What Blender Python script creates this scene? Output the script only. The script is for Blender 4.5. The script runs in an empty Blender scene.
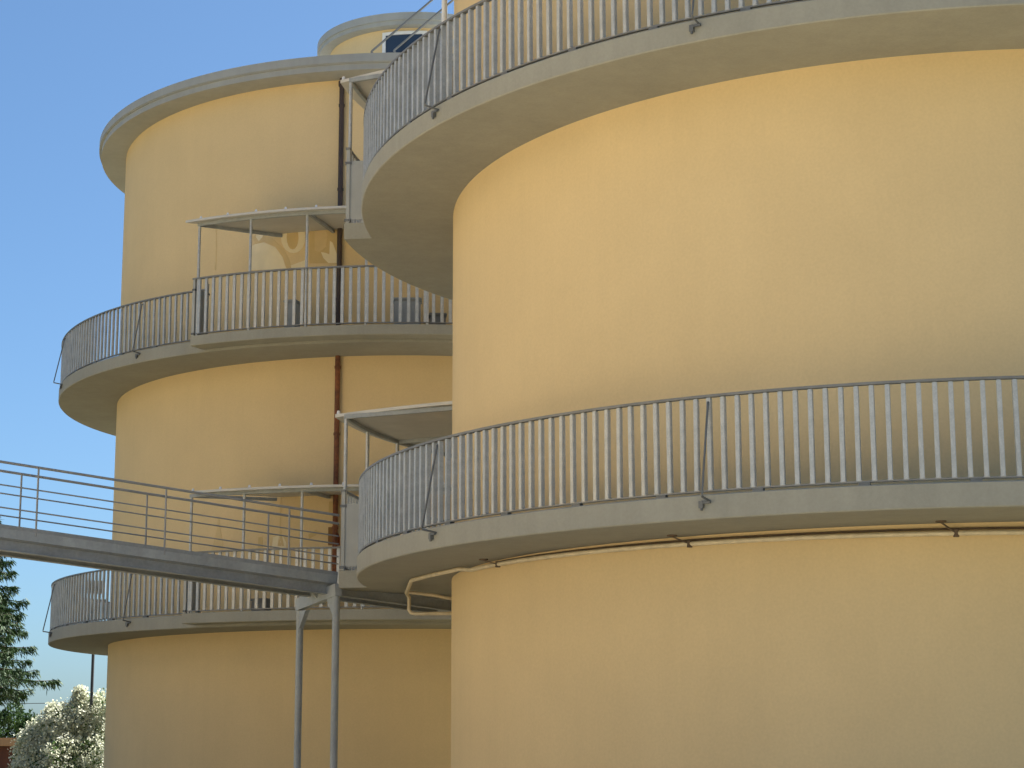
import bpy, bmesh, math, random
from mathutils import Vector, Matrix
R = math.radians
random.seed(7)
scene = bpy.context.scene
COL = scene.collection
EYE = 1.7                                    # camera height above the ground

# ------------------------------------------------------------------ materials
def principled(name, base, rough=.7, metal=0., spec=.5):
    m = bpy.data.materials.new(name); m.use_nodes = True
    b = m.node_tree.nodes['Principled BSDF']
    b.inputs['Base Color'].default_value = (*base, 1)
    b.inputs['Roughness'].default_value = rough
    b.inputs['Metallic'].default_value = metal
    b.inputs['Specular IOR Level'].default_value = spec
    return m, m.node_tree, b

def noisy(name, base, rough=.7, metal=0., spec=.5, amt=.12, scale=1.5, fine=None, bump=0., bscale=120., streak=0., tint=None, seed=0.):
    """base colour broken up by soft wear (large noise), optional fine grain, vertical streaks and bump"""
    m, nt, b = principled(name, base, rough, metal, spec)
    N, L = nt.nodes, nt.links
    tc = N.new('ShaderNodeTexCoord')
    mp = N.new('ShaderNodeMapping'); mp.inputs['Location'].default_value = (seed, seed*1.7, seed*.6)
    L.new(tc.outputs['Object'], mp.inputs['Vector'])
    n1 = N.new('ShaderNodeTexNoise'); n1.inputs['Scale'].default_value = scale; n1.inputs['Detail'].default_value = 5; n1.inputs['Roughness'].default_value = .6
    L.new(mp.outputs['Vector'], n1.inputs['Vector'])
    r = N.new('ShaderNodeValToRGB')
    lo = tint if tint else tuple(c*(1-amt) for c in base)
    r.color_ramp.elements[0].position = .3; r.color_ramp.elements[1].position = .7
    r.color_ramp.elements[0].color = (*lo, 1); r.color_ramp.elements[1].color = (*[min(1, c*(1+amt*.5)) for c in base], 1)
    L.new(n1.outputs['Fac'], r.inputs['Fac'])
    out = r.outputs['Color']
    if streak:
        ms = N.new('ShaderNodeMapping'); ms.inputs['Scale'].default_value = (3., 3., .12)
        L.new(tc.outputs['Object'], ms.inputs['Vector'])
        ns = N.new('ShaderNodeTexNoise'); ns.inputs['Scale'].default_value = 2.2; ns.inputs['Detail'].default_value = 6
        L.new(ms.outputs['Vector'], ns.inputs['Vector'])
        rs = N.new('ShaderNodeMapRange'); rs.inputs[1].default_value = .35; rs.inputs[2].default_value = .75
        rs.inputs[3].default_value = 1-streak; rs.inputs[4].default_value = 1.
        L.new(ns.outputs['Fac'], rs.inputs['Value'])
        mx = N.new('ShaderNodeMix'); mx.data_type = 'RGBA'; mx.blend_type = 'MULTIPLY'; mx.inputs[0].default_value = 1
        L.new(out, mx.inputs[6]); L.new(rs.outputs['Result'], mx.inputs[7]); out = mx.outputs[2]
    if fine:
        nf = N.new('ShaderNodeTexNoise'); nf.inputs['Scale'].default_value = fine[0]; nf.inputs['Detail'].default_value = 4
        L.new(tc.outputs['Object'], nf.inputs['Vector'])
        rf = N.new('ShaderNodeMapRange'); rf.inputs[1].default_value = .3; rf.inputs[2].default_value = .7
        rf.inputs[3].default_value = 1-fine[1]; rf.inputs[4].default_value = 1+fine[1]
        L.new(nf.outputs['Fac'], rf.inputs['Value'])
        mx = N.new('ShaderNodeMix'); mx.data_type = 'RGBA'; mx.blend_type = 'MULTIPLY'; mx.inputs[0].default_value = 1
        L.new(out, mx.inputs[6]); L.new(rf.outputs['Result'], mx.inputs[7]); out = mx.outputs[2]
    L.new(out, b.inputs['Base Color'])
    if bump:
        nb = N.new('ShaderNodeTexNoise'); nb.inputs['Scale'].default_value = bscale; nb.inputs['Detail'].default_value = 3
        L.new(tc.outputs['Object'], nb.inputs['Vector'])
        bp = N.new('ShaderNodeBump'); bp.inputs['Strength'].default_value = bump; bp.inputs['Distance'].default_value = .01
        L.new(nb.outputs['Fac'], bp.inputs['Height']); L.new(bp.outputs['Normal'], b.inputs['Normal'])
    return m

M = {}
M['stucco'] = noisy('yellow_stucco', (.715, .545, .297), .9, spec=.2, amt=.045, scale=.8, fine=(34, .03), bump=.12, bscale=55, streak=.018)
M['concrete'] = noisy('grey_painted_concrete', (.335, .325, .272), .8, spec=.3, amt=.09, scale=1.0, fine=(30, .04), streak=.08, bump=.15, bscale=60)
M['floor'] = noisy('pale_bounce_floor', (.62, .58, .50), .7, spec=.3, amt=.1, scale=2, fine=(20, .06))  # pale so that it throws light back onto the wall base
M['roofmetal'] = noisy('zinc_roof_edge', (.38, .385, .355), .6, .1, amt=.10, scale=1.5, streak=.08)
M['galv'] = noisy('galvanised_steel', (.48, .485, .465), .45, .33, amt=.22, scale=6, fine=(45, .10))
M['rail'] = noisy('dark_galvanised_rail', (.21, .21, .20), .55, .3, amt=.2, scale=5)
M['clamp'] = noisy('dark_bracket_steel', (.15, .155, .155), .55, .4, amt=.2, scale=9)
M['panelgrey'] = noisy('grey_sheet_panel', (.42, .42, .385), .55, .15, amt=.12, scale=3, streak=.12)
M['bridgerail'] = noisy('grey_bridge_rail_paint', (.30, .30, .29), .55, .15, amt=.15, scale=5)
M['bridge'] = noisy('grey_bridge_paint', (.36, .385, .39), .6, .1, amt=.14, scale=2.2, streak=.18, fine=(25, .06))
M['bridgedark'] = noisy('dark_bridge_girder', (.27, .285, .29), .65, .1, amt=.2, scale=2.5, fine=(25, .08))  # darker grey for deck, girders and joists
M['canopy'] = noisy('pale_canopy_sheet', (.58, .56, .51), .6, .1, amt=.10, scale=2, streak=.05)
M['white'] = noisy('white_paint', (.78, .78, .76), .5, amt=.05, scale=5)
M['pipe'] = noisy('cream_pipe_lagging', (.68, .58, .40), .55, .15, amt=.18, scale=8)
M['brownpipe'] = noisy('dark_brown_downpipe', (.055, .035, .028), .6, amt=.4, scale=4, tint=(.03, .022, .02))
M['hanger'] = noisy('brown_hanger_and_gap_shade', (.13, .09, .06), .7, .2, amt=.3, scale=8)
M['rust'] = noisy('rusty_downpipe', (.22, .075, .028), .8, amt=.4, scale=5, tint=(.10, .04, .02), fine=(20, .15))
M['cream'] = noisy('cream_mural_paint', (.82, .70, .46), .9, spec=.2, amt=.08, scale=3)
M['ochre'] = noisy('ochre_mural_paint', (.62, .455, .215), .9, spec=.2, amt=.1, scale=3)
M['tan'] = noisy('tan_mural_paint', (.66, .495, .255), .9, spec=.2, amt=.08, scale=3)
M['brownpaint'] = noisy('brown_mural_paint', (.24, .13, .05), .9, spec=.2, amt=.25, scale=3)
M['redpaint'] = noisy('rust_red_paint', (.33, .09, .035), .9, spec=.2, amt=.2, scale=3)
M['bluebox'] = noisy('blue_grey_plastic', (.33, .36, .37), .5, amt=.1, scale=4)
M['darkbox'] = noisy('dark_grey_plastic', (.20, .205, .20), .5, amt=.1, scale=4)
M['greybox'] = noisy('grey_box_paint', (.25, .25, .24), .6, amt=.12, scale=4)
M['mast'] = noisy('dark_mast_paint', (.05, .055, .06), .6, amt=.15, scale=4)
M['bark'] = noisy('conifer_bark', (.10, .07, .05), .9, amt=.3, scale=6)
M['shedwall'] = noisy('red_brown_shed_boards', (.13, .05, .035), .85, amt=.25, scale=3, streak=.2)
M['shedroof'] = noisy('tan_shed_fascia', (.42, .26, .15), .8, amt=.15, scale=2)
M['sheddark'] = noisy('dark_shed_opening', (.03, .022, .02), .9, amt=.1, scale=2)
g, nt, b = principled('window_glass', (.03, .045, .07), .08, 0, .6); M['glass'] = g

def leafy(name, a, c, rough=.6, transl=.25):
    m = bpy.data.materials.new(name); m.use_nodes = True
    nt = m.node_tree; N, L = nt.nodes, nt.links
    b = N['Principled BSDF']; b.inputs['Roughness'].default_value = rough; b.inputs['Specular IOR Level'].default_value = .25
    tc = N.new('ShaderNodeTexCoord'); n = N.new('ShaderNodeTexNoise'); n.inputs['Scale'].default_value = 2.5; n.inputs['Detail'].default_value = 6
    L.new(tc.outputs['Object'], n.inputs['Vector'])
    r = N.new('ShaderNodeValToRGB'); r.color_ramp.elements[0].position = .35; r.color_ramp.elements[1].position = .65
    r.color_ramp.elements[0].color = (*a, 1); r.color_ramp.elements[1].color = (*c, 1)
    L.new(n.outputs['Fac'], r.inputs['Fac']); L.new(r.outputs['Color'], b.inputs['Base Color'])
    t = N.new('ShaderNodeBsdfTranslucent'); L.new(r.outputs['Color'], t.inputs['Color'])
    mx = N.new('ShaderNodeMixShader'); mx.inputs[0].default_value = transl
    L.new(b.outputs[0], mx.inputs[1]); L.new(t.outputs[0], mx.inputs[2]); L.new(mx.outputs[0], N['Material Output'].inputs['Surface'])
    return m
M['needle'] = leafy('spruce_needles', (.018, .044, .014), (.047, .087, .026), .6, .12)
M['leaf'] = leafy('grey_green_leaves', (.06, .125, .035), (.14, .215, .075), .6, .3)
M['hedge'] = leafy('hedge_leaves', (.020, .050, .014), (.05, .095, .024), .6, .25)
M['blossom'] = leafy('white_blossom', (.54, .56, .40), (.68, .69, .57), .7, .3)

# ------------------------------------------------------------------ mesh helpers
class MB:
    def __init__(s): s.v = []; s.f = []; s.sm = []
    def add(s, vs, fs, smooth=False):
        o = len(s.v); s.v += [tuple(v) for v in vs]
        for f in fs: s.f.append([o+i for i in f]); s.sm.append(smooth)
    def frame_box(s, o, ex, ey, ez, x0, x1, y0, y1, z0, z1):
        P = [o+ex*x+ey*y+ez*z for z in (z0, z1) for (x, y) in ((x0, y0), (x1, y0), (x1, y1), (x0, y1))]
        s.add(P, [(3, 2, 1, 0), (4, 5, 6, 7), (0, 1, 5, 4), (1, 2, 6, 5), (2, 3, 7, 6), (3, 0, 4, 7)])
    def box(s, x0, x1, y0, y1, z0, z1):
        s.frame_box(Vector((0, 0, 0)), Vector((1, 0, 0)), Vector((0, 1, 0)), Vector((0, 0, 1)), x0, x1, y0, y1, z0, z1)
    def beam(s, a, b, w, h, up=(0, 0, 1)):
        """box beam from a to b, w wide and h deep, its centre line on a-b"""
        a = Vector(a); b = Vector(b); d = b-a; l = d.length; d.normalize()
        sd = d.cross(Vector(up))
        if sd.length < 1e-4: sd = Vector((1, 0, 0))
        sd.normalize(); u = sd.cross(d)
        s.frame_box(a, d, sd, u, 0, l, -w/2, w/2, -h/2, h/2)
    def tube(s, pts, r, n=10, caps=True):
        pts = [Vector(p) for p in pts]; rs = r if isinstance(r, (list, tuple)) else [r]*len(pts)
        vs = []; prev = None
        for i, p in enumerate(pts):
            d = (pts[min(i+1, len(pts)-1)]-pts[max(i-1, 0)]).normalized()
            if prev is None:
                a = d.orthogonal().normalized()
            else:
                a = (prev-d*prev.dot(d)).normalized()
            prev = a; c = d.cross(a)
            for k in range(n):
                t = 2*math.pi*k/n; vs.append(p+(a*math.cos(t)+c*math.sin(t))*rs[i])
        fs = [(i*n+k, i*n+(k+1) % n, (i+1)*n+(k+1) % n, (i+1)*n+k) for i in range(len(pts)-1) for k in range(n)]
        s.add(vs, fs, True)
        if caps:
            s.add(vs[:n], [tuple(range(n-1, -1, -1))]); s.add(vs[-n:], [tuple(range(n))])
    def revolve(s, prof, n=256, a0=0., a1=360., smooth_k=()):
        """closed profile of (r, z) swept around z from a0 to a1 degrees; hard edges between profile segments"""
        full = abs(a1-a0) > 359.9
        m = n if full else n+1
        for i in range(len(prof)):
            (r0, z0), (r1, z1) = prof[i], prof[(i+1) % len(prof)]
            vs = []
            for k in range(m):
                t = R(a0+(a1-a0)*k/n); c, q = math.cos(t), math.sin(t)
                vs += [(r0*c, r0*q, z0), (r1*c, r1*q, z1)]
            fs = []
            for k in range(n):
                a = 2*k; bb = 2*((k+1) % m); fs.append((a, bb, bb+1, a+1))
            s.add(vs, fs, True)
        if not full:
            for k, rev in ((0, False), (n, True)):
                t = R(a0+(a1-a0)*k/n); c, q = math.cos(t), math.sin(t)
                vs = [(r*c, r*q, z) for r, z in prof]
                idx = list(range(len(prof)))
                s.add(vs, [tuple(idx if not rev else idx[::-1])])
    def disc(s, r, z, n=128):
        s.add([(r*math.cos(2*math.pi*k/n), r*math.sin(2*math.pi*k/n), z) for k in range(n)], [tuple(range(n))])
    def build(s, name, mat, parent=None, loc=(0, 0, 0), rotz=0., bevel=0.):
        me = bpy.data.meshes.new(name); me.from_pydata(s.v, [], s.f)
        me.polygons.foreach_set('use_smooth', s.sm); me.update()
        bm = bmesh.new(); bm.from_mesh(me); bmesh.ops.recalc_face_normals(bm, faces=bm.faces) if len(bm.faces) < 60000 and not getattr(s, 'loose', False) else None
        if bevel:
            bmesh.ops.remove_doubles(bm, verts=bm.verts, dist=1e-5)
            bmesh.ops.bevel(bm, geom=[e for e in bm.edges], offset=bevel, segments=2, affect='EDGES', clamp_overlap=True)
        bm.to_mesh(me); bm.free()
        me.materials.append(mat)
        o = bpy.data.objects.new(name, me); COL.objects.link(o); o.location = loc; o.rotation_euler = (0, 0, rotz)
        if parent: o.parent = parent
        return o

def empty(name, loc=(0, 0, 0), rotz=0.):
    o = bpy.data.objects.new(name, None); COL.objects.link(o); o.location = loc; o.rotation_euler = (0, 0, rotz)
    o.empty_display_size = .3
    return o
def tag(o, label=None, cat=None, group=None, kind=None):
    if label: o['label'] = label
    if cat: o['category'] = cat
    if group: o['group'] = group
    if kind: o['kind'] = kind
    return o
def pol(r, az, z=0.): return Vector((r*math.cos(R(az)), r*math.sin(R(az)), z))

# ------------------------------------------------------------------ camera
F_PX, PITCH, ROLL = 1950.683, .189827, -.001704
cam = bpy.data.cameras.new('camera'); co = bpy.data.objects.new('camera', cam); COL.objects.link(co)
cam.sensor_fit = 'HORIZONTAL'; cam.sensor_width = 36; cam.lens = F_PX/1024*36
cam.clip_start = .1; cam.clip_end = 6000; cam.shift_y = .4365/1024
fwd = Vector((0, math.cos(PITCH), math.sin(PITCH))); upv = Vector((0, -math.sin(PITCH), math.cos(PITCH))); rgt = Vector((1, 0, 0))
ir = rgt*math.cos(ROLL)+upv*math.sin(ROLL); iu = -rgt*math.sin(ROLL)+upv*math.cos(ROLL)
mw = Matrix((ir, iu, -fwd)).transposed().to_4x4(); mw.translation = (0, 0, EYE); co.matrix_world = mw
scene.camera = co
CAMLOC = Vector((0, 0, EYE))

# ------------------------------------------------------------------ world and sun
SUN_AZ, SUN_EL = 31., 52.       # azimuth counted from +X towards +Y
w = bpy.data.worlds.new('World'); scene.world = w; w.use_nodes = True
nt = w.node_tree; sky = nt.nodes.new('ShaderNodeTexSky'); sky.sky_type = 'NISHITA'; sky.sun_disc = False
sky.sun_elevation = R(SUN_EL); sky.sun_rotation = R(90-SUN_AZ)
sky.air_density = .8; sky.dust_density = 1.5; sky.ozone_density = 8.0; sky.altitude = 0
bg = nt.nodes['Background']; bg.inputs['Strength'].default_value = .05
tint = nt.nodes.new('ShaderNodeMix'); tint.data_type = 'RGBA'; tint.blend_type = 'MULTIPLY'; tint.inputs[0].default_value = 1
tint.inputs[7].default_value = (.93, 1.04, .99, 1)          # white balance of the whole sky
nt.links.new(sky.outputs['Color'], tint.inputs[6]); nt.links.new(tint.outputs[2], bg.inputs['Color'])
sl = bpy.data.lights.new('sun', 'SUN'); sl.energy = 5.0; sl.angle = R(.5); sl.color = (1, .96, .89)
so = bpy.data.objects.new('sun', sl); COL.objects.link(so)
sd = Vector((math.cos(R(SUN_EL))*math.cos(R(SUN_AZ)), math.cos(R(SUN_EL))*math.sin(R(SUN_AZ)), math.sin(R(SUN_EL))))
so.rotation_euler = (-sd).to_track_quat('-Z', 'Y').to_euler(); so.location = sd*60
vs = scene.view_settings; vs.view_transform = 'Standard'; vs.look = 'None'; vs.gamma = 1; vs.exposure = 1.84
scene.render.engine = 'CYCLES'

# ------------------------------------------------------------------ ground
mb = MB(); n = 48; S = 3000.
mb.box(-S, S, -S, S, -.5, 0)
gm = noisy('dry_grass_and_earth', (.150, .134, .084), .95, spec=.1, amt=.35, scale=.35, fine=(14, .25), bump=.6, bscale=14)
tag(mb.build('ground', gm), kind='structure')
BOUNCE_YARD = ((-34, -6), (3.5, -6), (3.5, 26.5), (-34, 26.5))  # unseen pale ground patch, added to bounce warm light onto the near walls
mb = MB(); mb.add([(x, y, .004) for x, y in BOUNCE_YARD], [(0, 1, 2, 3)])
tag(mb.build('bounce_yard', noisy('pale_bounce_yard', (.60, .525, .39), .9, spec=.1, amt=.14, scale=.3, fine=(9, .10), bump=.3, bscale=12)), kind='structure')

# ------------------------------------------------------------------ the round towers
RW, RB, RT = 6.683, 7.937, 8.34
T_SLAB, H_RAIL = .25, 1.01

def mural_patch(pts, mat, parent, zbase, r=RW, th=.006, name='mural_shape'):
    """painted shape: polygon of (azimuth, z) laid on the curved wall as a thin skin of paint"""
    bm = bmesh.new()
    vs = [bm.verts.new((a, z, 0)) for a, z in pts]
    f = bm.faces.new(vs)
    bmesh.ops.triangulate(bm, faces=[f])
    bmesh.ops.subdivide_edges(bm, edges=bm.edges, cuts=3, use_grid_fill=True)
    bmesh.ops.triangulate(bm, faces=bm.faces)
    for v in bm.verts:
        a, z = v.co.x, v.co.y; p = pol(r+th, a, z); v.co = p
    me = bpy.data.meshes.new(name); bm.normal_update()
    for fc in bm.faces:
        c = fc.calc_center_median()
        if fc.normal.dot(Vector((c.x, c.y, 0))) < 0: fc.normal_flip()
    # give it thickness back into the plaster
    ret = bmesh.ops.extrude_face_region(bm, geom=list(bm.faces))
    for e in ret['geom']:
        if isinstance(e, bmesh.types.BMVert):
            d = Vector((e.co.x, e.co.y, 0)).normalized(); e.co -= d*(th+.02)
    bmesh.ops.recalc_face_normals(bm, faces=bm.faces)
    bm.to_mesh(me); bm.free(); me.materials.append(mat)
    o = bpy.data.objects.new(name, me); COL.objects.link(o); o.parent = parent
    return o

def baluster_mesh(h, wt, wr, name):
    mb = MB(); mb.box(-wr/2, wr/2, -wt/2, wt/2, .045, h-.03)
    mb.box(-wr/2+.004, wr/2-.004, -wt/2-.006, wt/2+.006, .036, .056)     # weld plate at the foot
    o = mb.build(name, M['galv'], bevel=.005)
    me = o.data; bpy.data.objects.remove(o); return me

def ring_rail(mb, r, z0, z1, wr, a0, a1, n):
    mb.revolve([(r-wr/2, z0), (r+wr/2, z0), (r+wr/2, z1), (r-wr/2, z1)], n, a0, a1)

def make_tower(name, loc, levels, roof_z, terr_dir, terr_az, terr_len, braces, fascia, hr, seen, roof_r=7.28, can=(7., -.6, .10), bw=(.047, .056)):
    """terr_dir +1/-1: which way round the terrace runs from terr_az; seen(level, az) tells whether the photo shows a baluster"""
    t = empty(name, loc)
    mb = MB(); mb.revolve([(RW, -.3), (RW, roof_z+.02), (RW-.25, roof_z+.02), (RW-.25, -.3)], 360); mb.build('wall', M['stucco'], t)
    # roof: soffit, fascia in two steps, low dome on top
    mb = MB(); f = fascia
    mb.revolve([(RW-.4, roof_z), (roof_r-.05, roof_z), (roof_r-.05, roof_z+f*.40), (roof_r-.02, roof_z+f*.40), (roof_r-.02, roof_z+f*.46),
                (roof_r, roof_z+f*.46), (roof_r, roof_z+f), (roof_r-.5, roof_z+f+.05), (.02, roof_z+f+.35), (.02, roof_z+f)], 360)
    mb.build('roof', M['roofmetal'], t)
    cands = []
    e0, e1 = sorted((terr_az, terr_az+terr_dir*terr_len))
    for li, z in enumerate(levels):
        zt = z+T_SLAB
        mb = MB(); mb.revolve([(RW-.12, z), (RB-.012, z), (RB, z+.012), (RB, zt-.012), (RB-.012, zt), (RW-.12, zt)], 360)
        mb.build('balcony_slab', M['concrete'], t)
        fl = MB(); fl.revolve([(RW-.1, zt-.01), (RB-.10, zt-.01), (RB-.10, zt+.006), (RW-.1, zt+.006)], 180); fl.build('bounce_floor', M['floor'], t)  # pale layer added on the slab to reflect sky light onto the wall
        # railing: runs round the balcony except along the terrace
        rl = MB(); r = RB-.045
        a0, a1 = e1, e0+360
        nseg = 260
        rl.revolve([(r-.032, zt+H_RAIL-.026), (r+.032, zt+H_RAIL-.026), (r+.032, zt+H_RAIL), (r-.032, zt+H_RAIL)], nseg, a0, a1)
        rl.revolve([(r-.022, zt+.028), (r+.022, zt+.028), (r+.022, zt+.045), (r-.022, zt+.045)], nseg, a0, a1)
        rail = rl.build('balcony_railing', M['rail'], t)
        step = 360/330
        k = 0; a = a0+step*.5
        while a < a1:
            cands.append((rail, li, zt, r, a % 360, 0)); a += step; k += 1
        # feet that hold the bottom rail
        a = a0+2.
        while a < a1:
            p = pol(r, a, zt); er = pol(1, a); et = Vector((-er.y, er.x, 0)); ft = MB()
            ft.frame_box(p, er, et, Vector((0, 0, 1)), -.03, .03, -.055, .055, -.01, .026); a += step*7
            ft.build('rail_foot', M['clamp'], rail)
        # stays: rod from the rail down to an arm sticking out of the slab edge
        for az in braces:
            bm_ = MB(); er = pol(1, az); et = Vector((-er.y, er.x, 0))
            top = pol(RB-.005, az, zt+.93); foot = pol(RB+.19, az, zt-.045); rt = pol(RB-.02, az, zt-.075)
            bm_.tube([top, pol(RB+.185, az, zt-.02), foot, rt], .0115, 8)
            bm_.frame_box(pol(RB, az, zt-.09), er, et, Vector((0, 0, 1)), -.005, .045, -.022-.08, .022-.08, -.05, .02)
            bm_.tube([pol(RB+.03, az, zt-.09)-et*.08, pol(RB+.03, az, zt-.165)-et*.08], .014, 8)
            bm_.frame_box(pol(RB+.03, az, zt-.085), er, et, Vector((0, 0, 1)), -.012, .012, -.09, .02, -.012, .012)
            bm_.tube([pol(RB-.045, az, zt+.93), top], .012, 8)
            bm_.build('railing_stay', M['clamp'], rail)
        # terrace: the balcony widens outwards
        ts = MB(); zb = z+(.055 if terr_dir > 0 else .004)
        ts.revolve([(RB-.06, zb), (RT-.01, zb), (RT, zb+.01), (RT, zt-.006), (RB-.06, zt-.006)], 90, e0, e1)
        ts.build('terrace_slab', M['concrete'], t)
        rl = MB(); r2 = RT-.04; hz = zt+1.13
        rl.revolve([(r2-.030, hz-.032), (r2+.030, hz-.032), (r2+.030, hz), (r2-.030, hz)], 90, e0, e1)
        rl.revolve([(r2-.02, zt+.028), (r2+.02, zt+.028), (r2+.02, zt+.045), (r2-.02, zt+.045)], 90, e0, e1)
        trail = rl.build('terrace_railing', M['rail'], t)
        a = e0+step
        while a < e1-.3:
            cands.append((trail, li, zt, r2, a % 360, 1)); a += step*.98
        # closing piece of the terrace railing across its end: two posts, a sheet between them, clamps
        ep = MB(); az = terr_az+terr_dir*.25; er = pol(1, az); et = Vector((-er.y, er.x, 0)); o = pol(0, 0, zt)
        for rr in (RB-.03, RT-.045):
            ep.frame_box(o+er*rr, er, et, Vector((0, 0, 1)), -.026, .026, -.024, .024, 0, 1.10)
        ep.frame_box(o+er*RB, er, et, Vector((0, 0, 1)), -.005, RT-RB-.07, -.006, .006, .05, .93)
        ep.build('end_panel', M['panelgrey'], trail)
        for rr in (RB-.03, RT-.045):
            for zz in (.02, .88):
                ec = MB(); ec.frame_box(o+er*rr, er, et, Vector((0, 0, 1)), -.045, .045, -.03, .03, zz, zz+.035)
                ec.build('end_clamp', M['clamp'], trail)
        # canopy over the terrace on thin posts
        zc = zt+2.20; ro = 8.48; skew = can[0]
        ends = []
        cn = MB(); nn = 48; nr = 4
        def cpt(i, j, dz):
            u = i/nn; q = j/nr; r_ = (RW-.02)+(ro-RW+.02)*q
            azs = terr_az+terr_dir*(can[1]+(2.0 if terr_dir > 0 and li == 0 else 0))+terr_dir*skew*(1-q)
            a_ = azs+(terr_az+terr_dir*terr_len-azs)*u
            return pol(r_, a_, zc+dz+can[2]*(1-q))
        top = [cpt(i, j, .045) for i in range(nn+1) for j in range(nr+1)]; bot = [cpt(i, j, 0) for i in range(nn+1) for j in range(nr+1)]
        q_ = [(i*(nr+1)+j, (i+1)*(nr+1)+j, (i+1)*(nr+1)+j+1, i*(nr+1)+j+1) for i in range(nn) for j in range(nr)]
        cn.add(top, q_, False); cn.add(bot, [f_[::-1] for f_ in q_], False)
        rim = [(i, nr) for i in range(nn+1)]
        def wallstrip(seq):
            v_ = []
            for (i, j) in seq: v_ += [cpt(i, j, 0), cpt(i, j, .045)]
            cn.add(v_, [(2*k_, 2*k_+2, 2*k_+3, 2*k_+1) for k_ in range(len(seq)-1)])
        wallstrip(rim); wallstrip([(0, j) for j in range(nr+1)]); wallstrip([(nn, j) for j in range(nr+1)]); wallstrip([(i, 0) for i in range(nn+1)])
        cpy = cn.build('terrace_canopy', M['canopy'], t)
        bmz = MB(); bmz.revolve([(RT-.075, zc-.05), (RT-.025, zc-.05), (RT-.025, zc+.012), (RT-.075, zc+.012)], 60, e0+.5, e1-.5)
        pa = pol(RT-.05, terr_az+terr_dir*.7, zc-.02); pb = pol(RW, terr_az+terr_dir*(can[1]+.9+can[0]), zc+can[2]-.04)
        bmz.beam(pa, pb, .05, .06)
        for k in range(1, 4):
            aa = terr_az+terr_dir*(k*16+.7)
            bmz.beam(pol(RT-.05, aa, zc-.02), pol(RW, aa, zc+can[2]-.04), .05, .06)
        bmz.build('canopy_beam', M['bridge'], cpy)
        np_ = int(terr_len//7.9)
        for k in range(np_+1):
            aa = terr_az+terr_dir*(.75+7.9*k)
            if not (e0 < aa < e1): continue
            ps = MB(); p = pol(RT-.05, aa, 0)
            ps.tube([(p.x, p.y, zt), (p.x, p.y, zc-.04)], .026, 10); ps.build('canopy_post', M['galv'], cpy)
        for k in range(9):
            aa = terr_az+terr_dir*(1.6+4.1*k)
            if not (e0 < aa < e1): continue
            bo = MB(); p = pol(ro-.05, aa, zc+.045)
            bo.tube([p, p+Vector((0, 0, .05))], [.030, .018], 8); bo.build('canopy_bolt', M['white'], cpy)
    # balusters: the hundred that show largest are parts, the rest one piece
    me0 = baluster_mesh(H_RAIL, bw[0], bw[1], 'baluster'); me1 = baluster_mesh(1.13, .060, .036, 'baluster_slim')
    vis = [c for c in cands if seen(c[1], c[4], c[5])]
    base = Vector(loc)
    vis.sort(key=lambda c: (base+pol(c[3], c[4], c[2])-CAMLOC).length)
    chosen = vis[:100]; keys = {id(c) for c in chosen}
    for c in chosen:
        o = bpy.data.objects.new('baluster', me1 if c[5] else me0); COL.objects.link(o); o.parent = c[0]
        o.location = pol(c[3], c[4], c[2]); o.rotation_euler = (random.gauss(0, .0025), random.gauss(0, .0025), R(c[4]+random.gauss(0, 2.0)))
    rest = MB()
    for c in cands:
        if id(c) in keys: continue
        p = pol(c[3], c[4], c[2]); er = pol(1, c[4]); et = Vector((-er.y, er.x, 0))
        wt, wr, h = (.060, .036, 1.13) if c[5] else (bw[0], bw[1], H_RAIL)
        rest.frame_box(p, er, et, Vector((0, 0, 1)), -wr/2, wr/2, -wt/2, wt/2, .045, h-.03)
    tag(rest.build('baluster', M['galv'], t), kind='stuff')
    return t

# ---- the near tower
NX, NY = 5.872, 26.1734
near = make_tower('round_tower', (NX, NY, 0), (2.338+EYE, 7.338+EYE), 13.28+EYE, -1, 173.4, 62.,
                  (212., 240.5, 269., 297.5, 326., 354.5, 23.), .31, H_RAIL,
                  lambda li, az, te: (te == 0 and 178 < az < (266 if li == 0 else 262)), can=(-6., 1.6, .02))
tag(near, 'large yellow round tower closest to the camera, filling the right of the photo', 'tower', 'yellow round towers with ring balconies')
zl = 2.338+EYE
# water pipe slung under the lower slab, running round the wall and hooking back at the left
pp = MB(); r = RW+.10
pp.tube([pol(r, a, EYE+2.185+(300-a)*.0009) for a in range(300, 199, -2)]+[pol(r+.08, 198, zl-.035), pol(7.05, 190, zl-.035), pol(7.22, 185, zl-.04), pol(7.42, 172, zl-.06),
        pol(7.45, 169.5, zl-.10), pol(7.45, 169.5, zl-.27), pol(7.42, 169.6, zl-.315), pol(7.36, 169.7, zl-.33), pol(6.70, 169, zl-.33)], .026, 10)
wp = pp.build('water_pipe', M['pipe'], near)
pp = MB(); pp.tube([pol(RW+.04, a, EYE+2.250+(300-a)*.0006) for a in range(300, 204, -2)], .012, 8); pp.build('pipe_gap_shade', M['hanger'], near)  # dark line standing in for the shaded gap above the water pipe
pp = MB(); pp.tube([pol(7.40, 172, zl-.05), pol(7.05, 171, zl-.09), pol(6.68, 169.6, zl-.16)], .024, 10); pp.build('branch_pipe', M['pipe'], near)
for a in (207., 234., 258., 283.):
    hb = MB(); p = pol(RW+.22, a-1.2, zl); q = pol(r, a, EYE+2.185+(300-a)*.0009)
    hb.tube([p+Vector((0, 0, .005)), p-Vector((0, 0, .012))], .055, 16)
    hb.beam(p-Vector((0, 0, .015)), q, .014, .014)
    hb.tube([q-pol(.0, a)+Vector((0, 0, -.036)), q+Vector((0, 0, .036))], .031, 10)
    hb.build('pipe_hanger', M['hanger'], wp)
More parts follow.
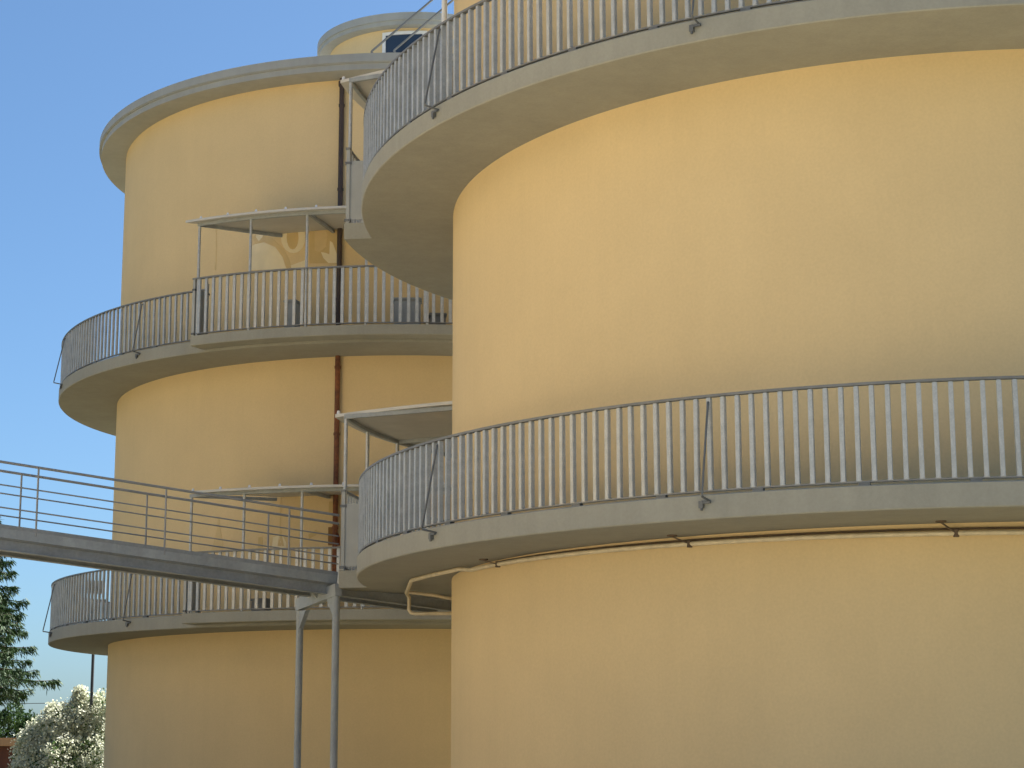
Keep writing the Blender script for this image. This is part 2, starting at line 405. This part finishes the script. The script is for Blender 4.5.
# white rainwater pipe up the left edge of the upper storey
pp = MB(); pp.tube([pol(RW+.17, 187.6, 7.59+EYE), pol(RW+.17, 187.6, 13.3+EYE)], .035, 12); pp.build('white_downpipe', M['white'], near)

# ---- the far tower
FX, FY = -2.140, 43.5505
far = make_tower('round_tower', (FX, FY, 0), (2.412+EYE, 7.659+EYE), 13.28+EYE, 1, 241.6, 66.,
                 (201., 229.4, 172.5, 144., 115.), .31, H_RAIL,
                 lambda li, az, te: (188 < az < 242) if te == 0 else az < 280, bw=(.046, .042))
tag(far, 'yellow round tower behind the footbridge, with a wide overhanging grey roof edge', 'tower', 'yellow round towers with ring balconies')
# penthouse drum on the roof
ph = MB(); ph.revolve([(2.12, 13.55+EYE), (2.12, 16.12+EYE), (1.9, 16.12+EYE), (1.9, 13.55+EYE)], 128); drum = ph.build('penthouse_wall', M['stucco'], far)
pr = MB(); z0 = 16.1+EYE
pr.revolve([(1.8, z0), (2.37, z0), (2.37, z0+.10), (2.41, z0+.10), (2.41, z0+.27), (2.0, z0+.31), (.02, z0+.40), (.02, z0)], 128); pr.build('penthouse_roof', M['roofmetal'], far)
def arc_panel(mb, r0, r1, a0, a1, z0, z1, n=8):
    mb.revolve([(r0, z0), (r1, z0), (r1, z1), (r0, z1)], n, a0, a1)
wf = MB(); za, zb = 14.95+EYE, 16.02+EYE
for (a0, a1, b0, b1) in ((249.5, 251.5, za, zb), (274, 276.8, za, zb), (251.5, 274, zb-.07, zb), (251.5, 274, za, za+.07)):
    arc_panel(wf, 2.08, 2.165, a0, a1, b0, b1)
win = wf.build('penthouse_window', M['white'], far)
gl = MB(); arc_panel(gl, 2.08, 2.135, 251.3, 274, za+.05, zb-.05, 12); gl.build('pane', M['glass'], win)
# roof stair: two handrails and stringers climbing to the penthouse roof
zr = 13.6+EYE
st = MB()
P = [Vector((-3.078-FX, 40.9-FY, 15.36+EYE)), Vector((-1.769-FX, 41.1-FY, 16.63+EYE))]
dirv = (P[1]-P[0])
rails = []
for off in (Vector((0, 0, 0)), Vector((.495, .02, .03))):
    a = P[0]+off; b_ = P[0]+dirv*1.0+off
    low = a-dirv.normalized()*.05
    rails.append((a, b_))
srs = MB()
for (a, b_) in rails:
    srs.beam(a-Vector((0, 0, .98)), b_-Vector((0, 0, .98)), .04, .16)
for k in range(8):
    q = (k+.5)/8
    m0 = rails[0][0].lerp(rails[0][1], q)-Vector((0, 0, .98)); m1 = rails[1][0].lerp(rails[1][1], q)-Vector((0, 0, .98))
    srs.beam(m0, m1, .16, .025)
stair = srs.build('roof_stair', M['galv'], far)
for (a, b_) in rails:
    h = MB(); h.tube([a+Vector((.02, 0, -.06)), a+Vector((-.015, 0, -.02)), a, b_, b_+dirv.normalized()*.3], .024, 10)
    for q in (.0, 1.25):
        m0 = a.lerp(b_, q); h.tube([m0, m0-Vector((0, 0, .95))], .016, 8)
    h.build('handrail', M['rail'], stair)
# downpipe in three lengths
for (z0, z1, m_) in ((12.95, 9.0, 'brownpipe'), (9.0, 7.93, 'brownpipe'), (7.66, 4.55, 'rust'), (4.55, 2.70, 'rust')):
    d = MB(); d.tube([pol(RW+.07, 259.55, z0+EYE), pol(RW+.07, 259.55, z1+EYE)], .050, 12)
    for zz in (z0-.25, (z0+z1)/2):
        d.tube([pol(RW+.07, 259.55, zz+EYE), pol(RW+.07, 259.55, zz+.05+EYE)], .062, 12)
    d.build('downpipe', M[m_], far)
d = MB(); d.tube([pol(RW+.07, 259.55, 13.285+EYE), pol(RW+.07, 259.55, 12.95+EYE)], .050, 12); d.tube([pol(RW+.08, 259.55, 13.22+EYE), pol(RW+.08, 259.55, 13.12+EYE)], .068, 12)
d.build('gutter_outlet', M['brownpipe'], far)
# painted figures on the wall behind the terraces
MUR = [([(243.15, 10.223), (244.25, 10.267), (246.99, 10.151), (249.29, 9.904), (250.44, 9.653), (250.91, 9.47), (250.03, 9.479), (249.32, 9.725), (247.78, 9.961), (245.47, 10.09), (243.71, 10.074)], 'tan'), ([(243.08, 9.542), (242.96, 10.025), (243.71, 10.066), (245.47, 10.078), (247.71, 9.95), (249.21, 9.722), (249.92, 9.468)], 'cream'), ([(242.88, 10.67), (243.97, 10.662), (244.91, 10.499), (245.34, 10.333), (245.21, 10.194), (244.45, 10.116), (243.79, 10.213), (244.15, 10.369), (243.8, 10.515)], 'cream'), ([(253.31, 10.082), (253.22, 9.987), (252.92, 9.903), (252.44, 9.839), (251.83, 9.801), (251.14, 9.793), (250.44, 9.815), (249.79, 9.866), (249.28, 9.941), (248.93, 10.031), (248.8, 10.129), (248.89, 10.224), (249.2, 10.307), (249.7, 10.37), (250.33, 10.408), (251.02, 10.415), (251.72, 10.393), (252.35, 10.342), (252.86, 10.268), (253.19, 10.179)], 'cream'), ([(252.06, 10.102), (251.99, 10.008), (251.77, 9.93), (251.43, 9.88), (251.02, 9.866), (250.59, 9.889), (250.23, 9.946), (249.97, 10.029), (249.87, 10.125), (249.94, 10.218), (250.16, 10.296), (250.51, 10.346), (250.92, 10.36), (251.35, 10.337), (251.71, 10.28), (251.96, 10.197)], 'ochre2'), ([(253.97, 10.366), (259.18, 10.325), (259.28, 9.519), (254.1, 9.556)], 'ochre'), ([(257.72, 9.979), (258.2, 9.944), (258.85, 9.742), (259.27, 9.582), (259.15, 9.528), (257.51, 9.538), (256.63, 9.639), (256.17, 9.768), (256.96, 9.747), (257.66, 9.71)], 'cream2'), ([(254.98, 10.246), (256.54, 10.273), (257.32, 10.108), (257.12, 9.872), (255.92, 9.762), (255.05, 9.809)], 'tan2'), ([(234.99, 10.52), (235.17, 10.517), (235.38, 10.147), (235.3, 9.662), (235.03, 9.666), (235.15, 10.151)], 'tan'), ([(249.91, 9.52), (253.32, 9.626), (253.35, 9.428), (249.93, 9.46)], 'cream'), ([(237.21, 4.662), (237.6, 4.659), (237.86, 4.427), (238.46, 4.194), (238.84, 3.963), (235.95, 3.982), (236.54, 4.179), (237.13, 4.404)], 'tan'), ([(249.57, 4.949), (249.95, 5.061), (250.48, 5.101), (250.28, 5.016), (249.87, 4.919), (249.88, 4.353), (250.56, 4.012), (249.35, 4.017), (249.7, 4.298)], 'tan'), ([(245.74, 4.205), (246.43, 4.216), (246.62, 4.003), (245.64, 4.008)], 'ochre'), ([(248.51, 4.191), (250.11, 4.239), (250.94, 4.067), (250.97, 3.954), (248.28, 3.966)], 'cream'), ([(254.82, 4.22), (256.07, 4.299), (258.1, 4.209), (258.1, 4.167), (256.34, 4.214), (254.96, 4.135)], 'ochre'), ([(258.22, 5.08), (259.72, 5.075), (259.61, 4.948), (258.29, 4.953)], 'brownpaint'), ([(258.31, 4.84), (259.25, 4.837), (259.29, 4.598), (258.24, 4.601)], 'ochre'), ([(258.23, 4.348), (259.32, 4.345), (259.49, 3.995), (258.23, 3.999)], 'brownpaint'), ([(259.37, 4.359), (260.21, 4.147), (260.23, 3.994), (259.52, 3.995)], 'redpaint')]
for (pts, m_) in MUR:
    mural_patch([(a, z+EYE) for a, z in pts], M[m_.rstrip('2')], far, 0, th=.012 if m_.endswith('2') else .006)

# ---- unseen third tower, added where the footbridge leads to reflect warm sunlight
bounce_tower = make_tower('round_tower', (-21.3, 15.9, 0), (3.45+EYE, 8.45+EYE), 14.3+EYE, 1, 100., 40., (0., 60., 200., 300.), .21, H_RAIL, lambda li, az, te: False)
tag(bounce_tower, 'unseen yellow round tower added at the left end of the footbridge as a warm reflector', 'tower', 'yellow round towers with ring balconies')

# ------------------------------------------------------------------ footbridge
A = Vector((-6.5418, 24.8, 2.965+EYE)); B = Vector((-2.4197, 27.4, 2.585+EYE))
L0 = (B-A).length; D = (B-A)/L0; dh = Vector((D.x, D.y, 0)).normalized(); NV = Vector((-dh.y, dh.x, 0))
WB = .72
br = empty('footbridge', (A.x, A.y, 0))
def bp(s, n_, dz): return A+D*s+NV*n_+Vector((0, 0, dz))-Vector((A.x, A.y, 0))
S0, S1 = -9.5, L0-.03
mb = MB()
mb.beam(bp(S0, WB/2, -.025), bp(S1, WB/2, -.025), WB-.02, .05); mb.build('deck', M['bridgedark'], br)
for n_ in (0, WB):
    e = MB(); sg = 1 if n_ == 0 else -1
    c = n_+sg*.02
    e.beam(bp(S0, c, -.085), bp(S1, c, -.085), .012, .17); e.beam(bp(S0, c+sg*.03, -.006), bp(S1, c+sg*.03, -.006), .07, .012); e.beam(bp(S0, c+sg*.03, -.164), bp(S1, c+sg*.03, -.164), .07, .012)
    e.build('edge_channel', M['bridge'], br)
for n_ in (.10, WB-.10):
    e = MB(); z0 = -.172; hgt = .145
    e.beam(bp(S0, n_, z0-hgt/2), bp(L0+1.95, n_, z0-hgt/2), .02, hgt); e.beam(bp(S0, n_, z0-.007), bp(L0+1.95, n_, z0-.007), .11, .012); e.beam(bp(S0, n_, z0-hgt), bp(L0+1.95, n_, z0-hgt), .11, .014)
    e.build('girder', M['bridgedark'], br)
e = MB()
s = S0+.5
while s < S1:
    e.beam(bp(s, .05, -.12), bp(s, WB-.05, -.12), .05, .08); s += 1.2
e.build('cross_joist', M['bridgedark'], br)
ST = (.482, 2.257, 4.095)
sts = [.482-1.78*k for k in range(5, 0, -1)]+list(ST)
for n_ in (.02, WB-.02):
    rl = MB()
    se = S1+.01 if n_ < .3 else S1+.36
    rl.tube([bp(S0, n_, .80), bp(se, n_, .80)], .018, 10)
    for hh in (.505, .215):
        rl.tube([bp(S0, n_, hh), bp(se, n_, hh)], .010, 8)
    rail = rl.build('bridge_railing', M['bridgerail'], br)
    for s in sts:
        p_ = MB(); p_.tube([bp(s, n_, -.10), bp(s, n_, .80)], .013, 8); p_.build('post', M['bridgerail'], rail)
sf = MB()
def cp(n_, dz, s=L0-.12): return bp(s, n_, dz)
zt_ = -.20
sf.beam(cp(-.19, -.275), cp(1.06, -.405), .10, .17)
frame = sf.build('support_frame', M['bridge'], br)
for n_ in (-.13, 1.0):
    c_ = MB(); top = cp(n_, -.36-.115*(n_+.13)); c_.tube([(top.x, top.y, -.1), (top.x, top.y, top.z)], .052, 14)
    c_.tube([(top.x, top.y, 0), (top.x, top.y, .02)], .12, 16)
    c_.build('column', M['bridge'], frame)
for n0, sg in ((-.13, 1), (1.0, -1)):
    zt_ = -.215-.115*(n0+.13)
    g_ = MB(); a = cp(n0+sg*.03, zt_-.42); b_ = cp(n0+sg*.25, zt_-.15); c = cp(n0+sg*.03, zt_-.15)
    d_ = dh*.035
    g_.add([a-d_, b_-d_, c-d_, a+d_, b_+d_, c+d_], [(0, 1, 2), (5, 4, 3), (0, 3, 4, 1), (1, 4, 5, 2), (2, 5, 3, 0)])
    g_.build('gusset', M['bridge'], frame)
g_ = MB(); g_.beam(cp(.30, -.20, L0-.38), cp(.42, -.42, L0-.03), .02, .05); g_.build('diagonal_strut', M['galv'], frame)
# second, hidden support far left
sf = MB(); sf.beam(cp(-.02, zt_-.07, -8.6), cp(WB+.02, zt_-.07, -8.6), .10, .15); fr2 = sf.build('support_frame', M['bridge'], br)
for n_ in (.03, WB-.03):
    c_ = MB(); top = cp(n_, zt_-.145, -8.6); c_.tube([(top.x, top.y, -.1), (top.x, top.y, top.z)], .052, 14); c_.build('column', M['bridge'], fr2)
tag(br, 'narrow grey steel footbridge with thin rails, sloping from the left edge to the near tower', 'footbridge')

# ------------------------------------------------------------------ things left on the far balconies
def crate(label, cat, az, z, w_, d_, h_, mat, name, lid=True):
    c = empty(name, pol(7.45, az, z+EYE)+Vector((FX, FY, 0)), R(az+90))
    b_ = MB(); b_.box(-w_/2, w_/2, -d_/2, d_/2, 0, h_); b_.build('body', mat, c, bevel=.015)
    if lid:
        l = MB(); l.box(-w_/2-.02, w_/2+.02, -d_/2-.02, d_/2+.02, h_+.001, h_+.05); l.build('lid', mat, c, bevel=.012)
    hd = MB(); hd.box(-.08, .08, d_/2-.002, d_/2+.02, h_*.6, h_*.6+.05); hd.build('handle', M['darkbox'], c)
    tag(c, label, cat); return c
ZM, ZL_ = 7.909, 2.662
crate('blue grey plastic box behind the upper terrace railing, beside the near tower', 'storage box', 271.2, ZM, .50, .36, .62, M['bluebox'], 'storage_box')
crate('small dark box at the right end of the upper far terrace', 'storage box', 275.6, ZM, .30, .28, .34, M['darkbox'], 'storage_box')
crate('slim blue grey box behind the upper terrace railing under the painted figures', 'storage box', 254.0, ZM, .22, .30, .66, M['bluebox'], 'storage_box')
crate('small dark grey box on the lowest far balcony, seen under the footbridge', 'storage box', 250.0, ZL_, .30, .26, .24, M['darkbox'], 'storage_box')

# ------------------------------------------------------------------ mast behind the far tower, wires, shed
ms = empty('signal_mast', (-10.66, 50., 0))
p_ = MB(); p_.tube([(0, 0, 0), (0, 0, 4.30+EYE)], [.045, .036], 12); p_.tube([(0, 0, 0), (0, 0, .03)], .16, 16); p_.build('pole', M['mast'], ms)
hd = MB(); hd.box(-.22, .22, -.13, .13, 4.18+EYE, 4.50+EYE); hb = hd.build('head_box', M['greybox'], ms, bevel=.02)
for k in (-1, 0, 1):
    l = MB(); l.tube([(k*.135, -.125, 4.30+EYE), (k*.135, -.19, 4.29+EYE)], [.05, .058], 12); l.build('lamp_hood', M['mast'], hb)
a_ = MB(); a_.box(-.42, .30, -.03, .03, 3.98+EYE, 4.03+EYE); a_.build('cross_arm', M['mast'], ms)
pn = MB(); pn.box(-.20, .14, -.05, -.031, 3.40+EYE, 3.975+EYE); pn.build('panel', M['greybox'], ms, bevel=.008)
tag(ms, 'thin dark mast with a grey box at its top, seen through the lowest far railing', 'mast')

def wood_pole(x, y, h, label):
    t = empty('utility_pole', (x, y, 0)); p_ = MB(); p_.tube([(0, 0, -.1), (0, 0, h)], [.09, .07], 12); p_.build('pole', M['bark'], t)
    c = MB(); c.box(-.04, .04, -.45, .45, h-.35, h-.27); c.build('cross_arm', M['bark'], t)
    tag(t, label, 'utility pole'); return t
for dz, lab in ((0., 'upper of the two thin overhead wires crossing the sky behind the white shrub'), (-.42, 'lower of the two thin overhead wires just above the white shrub')):
    wm = MB(); pts = []
    for k in range(25):
        q = k/24; x_ = -34+24*q; pts.append((x_, 80, 2.52+EYE+dz-.28*(1-(2*q-1)**2)+.05*math.sin(dz)))
    wm.tube(pts, .014 if dz == 0 else .009, 6); tag(wm.build('overhead_wire', M['mast']), lab, 'wire', 'overhead wires')

sh = empty('garden_shed', (-18.4, 63.6, 0))
s_ = MB(); s_.box(-4.2, 4.0, -1.4, 1.8, -.1, .42+EYE); s_.build('wall', M['shedwall'], sh)
s_ = MB(); s_.box(-4.5, 4.3, -1.75, 2.1, .43+EYE, .68+EYE); s_.build('roof', M['shedroof'], sh, bevel=.02)
s_ = MB(); s_.box(-3.2, -1.6, -1.43, -1.39, 0, .36+EYE); s_.build('door', M['sheddark'], sh)
tag(sh, 'low red brown shed with a tan flat roof edge, beneath the spruce', 'shed')

# ------------------------------------------------------------------ plants
def spruce(loc, H, rmax, seed, label):
    rnd = random.Random(seed); t = empty('spruce_tree', loc)
    tr = MB(); tr.tube([(0, 0, -.2), (.03, 0, H*.4), (0, .03, H*.75), (0, 0, H)], [.20, .14, .07, .012], 10); tr.build('trunk', M['bark'], t)
    cr = MB(); cr.loose = True; wood = MB()
    z = H*.985
    while z > 3.5:
        q = 1-z/H
        ln = rmax*(q**.82)*rnd.uniform(.85, 1.12)+.10
        nb = rnd.randint(5, 7); ph_ = rnd.uniform(0, 360)
        for k in range(nb):
            az = ph_+k*360/nb+rnd.uniform(-14, 14); l = ln*rnd.uniform(.70, 1.12)
            d = pol(1, az); sag = .26+.22*q
            pts = []
            for i in range(8):
                u = i/7; pts.append(Vector((0, 0, z+rnd.uniform(-.02, .02)))+d*(l*u)+Vector((0, 0, l*(.10*u-sag*u*u+.24*u**4))))
            wood.tube(pts, [.028*(1-.8*i/7)*(0.5+l*.4) for i in range(8)], 5, False)
            side = Vector((-d.y, d.x, 0))
            m = int(44+120*l)
            for j in range(m):
                u = rnd.uniform(.12, 1.)**.8; i = min(6, int(u*7)); f_ = u*7-i; c = pts[i].lerp(pts[i+1], f_)
                spread = (.24*l*(1-u)**.8+.05)*rnd.uniform(-1, 1)
                drop = abs(rnd.gauss(0, .16))*(1-.4*u)
                tip = c+side*spread+d*(abs(spread)*.6+rnd.uniform(.02, .14))+Vector((0, 0, -drop-rnd.uniform(0, .05)))
                ax = (tip-c)
                if ax.length < .05: ax = d*.1
                ln_ = rnd.uniform(.12, .26); ax = (ax.normalized()+Vector((rnd.gauss(0, .25), rnd.gauss(0, .25), rnd.gauss(-.18, .25)))).normalized()
                wd = ax.cross(Vector((rnd.gauss(0, 1), rnd.gauss(0, 1), rnd.gauss(0, 1)))).normalized()*rnd.uniform(.010, .022)
                s0 = tip-ax*ln_*.5; s1 = tip+ax*ln_*.5
                cr.add([s0-wd*.6, tip-wd, s1, tip+wd, s0+wd*.6], [(0, 1, 2, 3, 4)])
        z -= rnd.uniform(.17, .33)*(.7+.7*q)
    crown = cr.build('crown', M['needle'], t); wood.build('branches', M['bark'], t)
    tag(t, label, 'tree'); return t
spruce((-16.6, 60.5, 0), 9.9, 3.2, 3, 'dark green spruce at the left edge, its branch tips against the sky')

def shrub(name, loc, lobes, leafm, nleaf, lsize, label, cat, blossom=0, seed=1, stems=True):
    rnd = random.Random(seed); t = empty(name, loc)
    if stems:
        sm = MB()
        for (cx, cy, cz, rx, rz) in lobes:
            b0 = Vector((cx*.25, cy*.25, -.05)); b1 = Vector((cx, cy, cz))
            mid = b0.lerp(b1, .5)+Vector((rnd.uniform(-.15, .15), rnd.uniform(-.15, .15), .1))
            sm.tube([b0, mid, b1, b1+Vector((rnd.uniform(-.2, .2), 0, rz*.7))], [.035, .026, .016, .006], 6)
        sm.build('stems', M['bark'], t)
    lf = MB(); lf.loose = True; bl = MB(); bl.loose = True
    tot = sum(l[3]*l[3]*l[4] for l in lobes)
    for (cx, cy, cz, rx, rz) in lobes:
        for j in range(int(nleaf*rx*rx*rz/tot)):
            d = Vector((rnd.gauss(0, 1), rnd.gauss(0, 1), rnd.gauss(0, 1))).normalized(); rr = rnd.uniform(.35, 1.)**.5*(1+.18*math.sin(d.x*7+cx*3)*math.cos(d.z*6+cy))
            c = Vector((cx+d.x*rx*rr, cy+d.y*rx*rr, max(.02, cz+d.z*rz*rr)))
            ax = (d+Vector((rnd.gauss(0, .6), rnd.gauss(0, .6), rnd.gauss(0, .6)))).normalized(); wd = ax.cross(Vector((rnd.gauss(0, 1), rnd.gauss(0, 1), rnd.gauss(0, 1)))).normalized()
            l = lsize*rnd.uniform(.6, 1.3)
            lf.add([c-ax*l*.5, c+wd*l*.24, c+ax*l*.5, c-wd*l*.24], [(0, 1, 2, 3)])
    if blossom:
        for k in range(blossom):
            cx, cy, cz, rx, rz = lobes[min(len(lobes)-1, int(rnd.random()**.9*len(lobes)))]
            d = Vector((rnd.gauss(0, 1), rnd.gauss(-.7, 1), rnd.gauss(.3, .9))).normalized(); rr = rnd.uniform(.85, 1.12)
            c = Vector((cx+d.x*rx*rr, cy+d.y*rx*rr, cz+d.z*rz*rr))
            if c.z < .3: continue
            for j in range(rnd.randint(5, 13)):
                o = c+Vector((rnd.gauss(0, .055), rnd.gauss(0, .055), rnd.gauss(0, .06)))
                ax = Vector((rnd.gauss(0, 1), rnd.gauss(0, 1), rnd.gauss(.3, 1))).normalized(); wd = ax.orthogonal().normalized(); w2 = ax.cross(wd); q = rnd.uniform(.018, .038)
                bl.add([o+wd*q, o+w2*q, o-wd*q, o-w2*q], [(0, 1, 2, 3)])
    lf.build('foliage', leafm, t)
    if blossom: bl.build('blossom', M['blossom'], t)
    tag(t, label, cat); return t
shrub('flowering_shrub', (-11.05, 50.2, 0),
      [(-1.10, 0, 1.85, .46, .60), (-.80, .1, 2.10, .52, .66), (-.35, 0, 2.35, .55, .72), (.15, .1, 2.55, .52, .72), (.65, .1, 2.50, .50, .85), (.06, 0, 3.20, .13, .26), (-1.05, -.2, .95, .62, .9), (-.2, -.3, 1.25, .85, 1.1), (.7, -.2, 1.3, .8, 1.2), (-.6, -.3, 1.5, .6, .7), (-.62, .05, 2.80, .16, .22)],
      M['leaf'], 15000, .10, 'white flowering shrub in full bloom beside the left foot of the far tower', 'shrub', blossom=3400, seed=5)
shrub('green_bush', (-17.1, 67.0, 0), [(-1.1, 0, 2.0, 1.0, 1.5), (0, .1, 2.15, 1.05, 1.45), (.95, -.1, 1.9, .75, 1.35), (-2.2, 0, 1.9, 1.0, 1.4), (1.5, 0, 1.6, .6, 1.1)],
      M['hedge'], 26000, .13, 'dark green bush behind the shed, under the lowest spruce branches', 'shrub', seed=9)
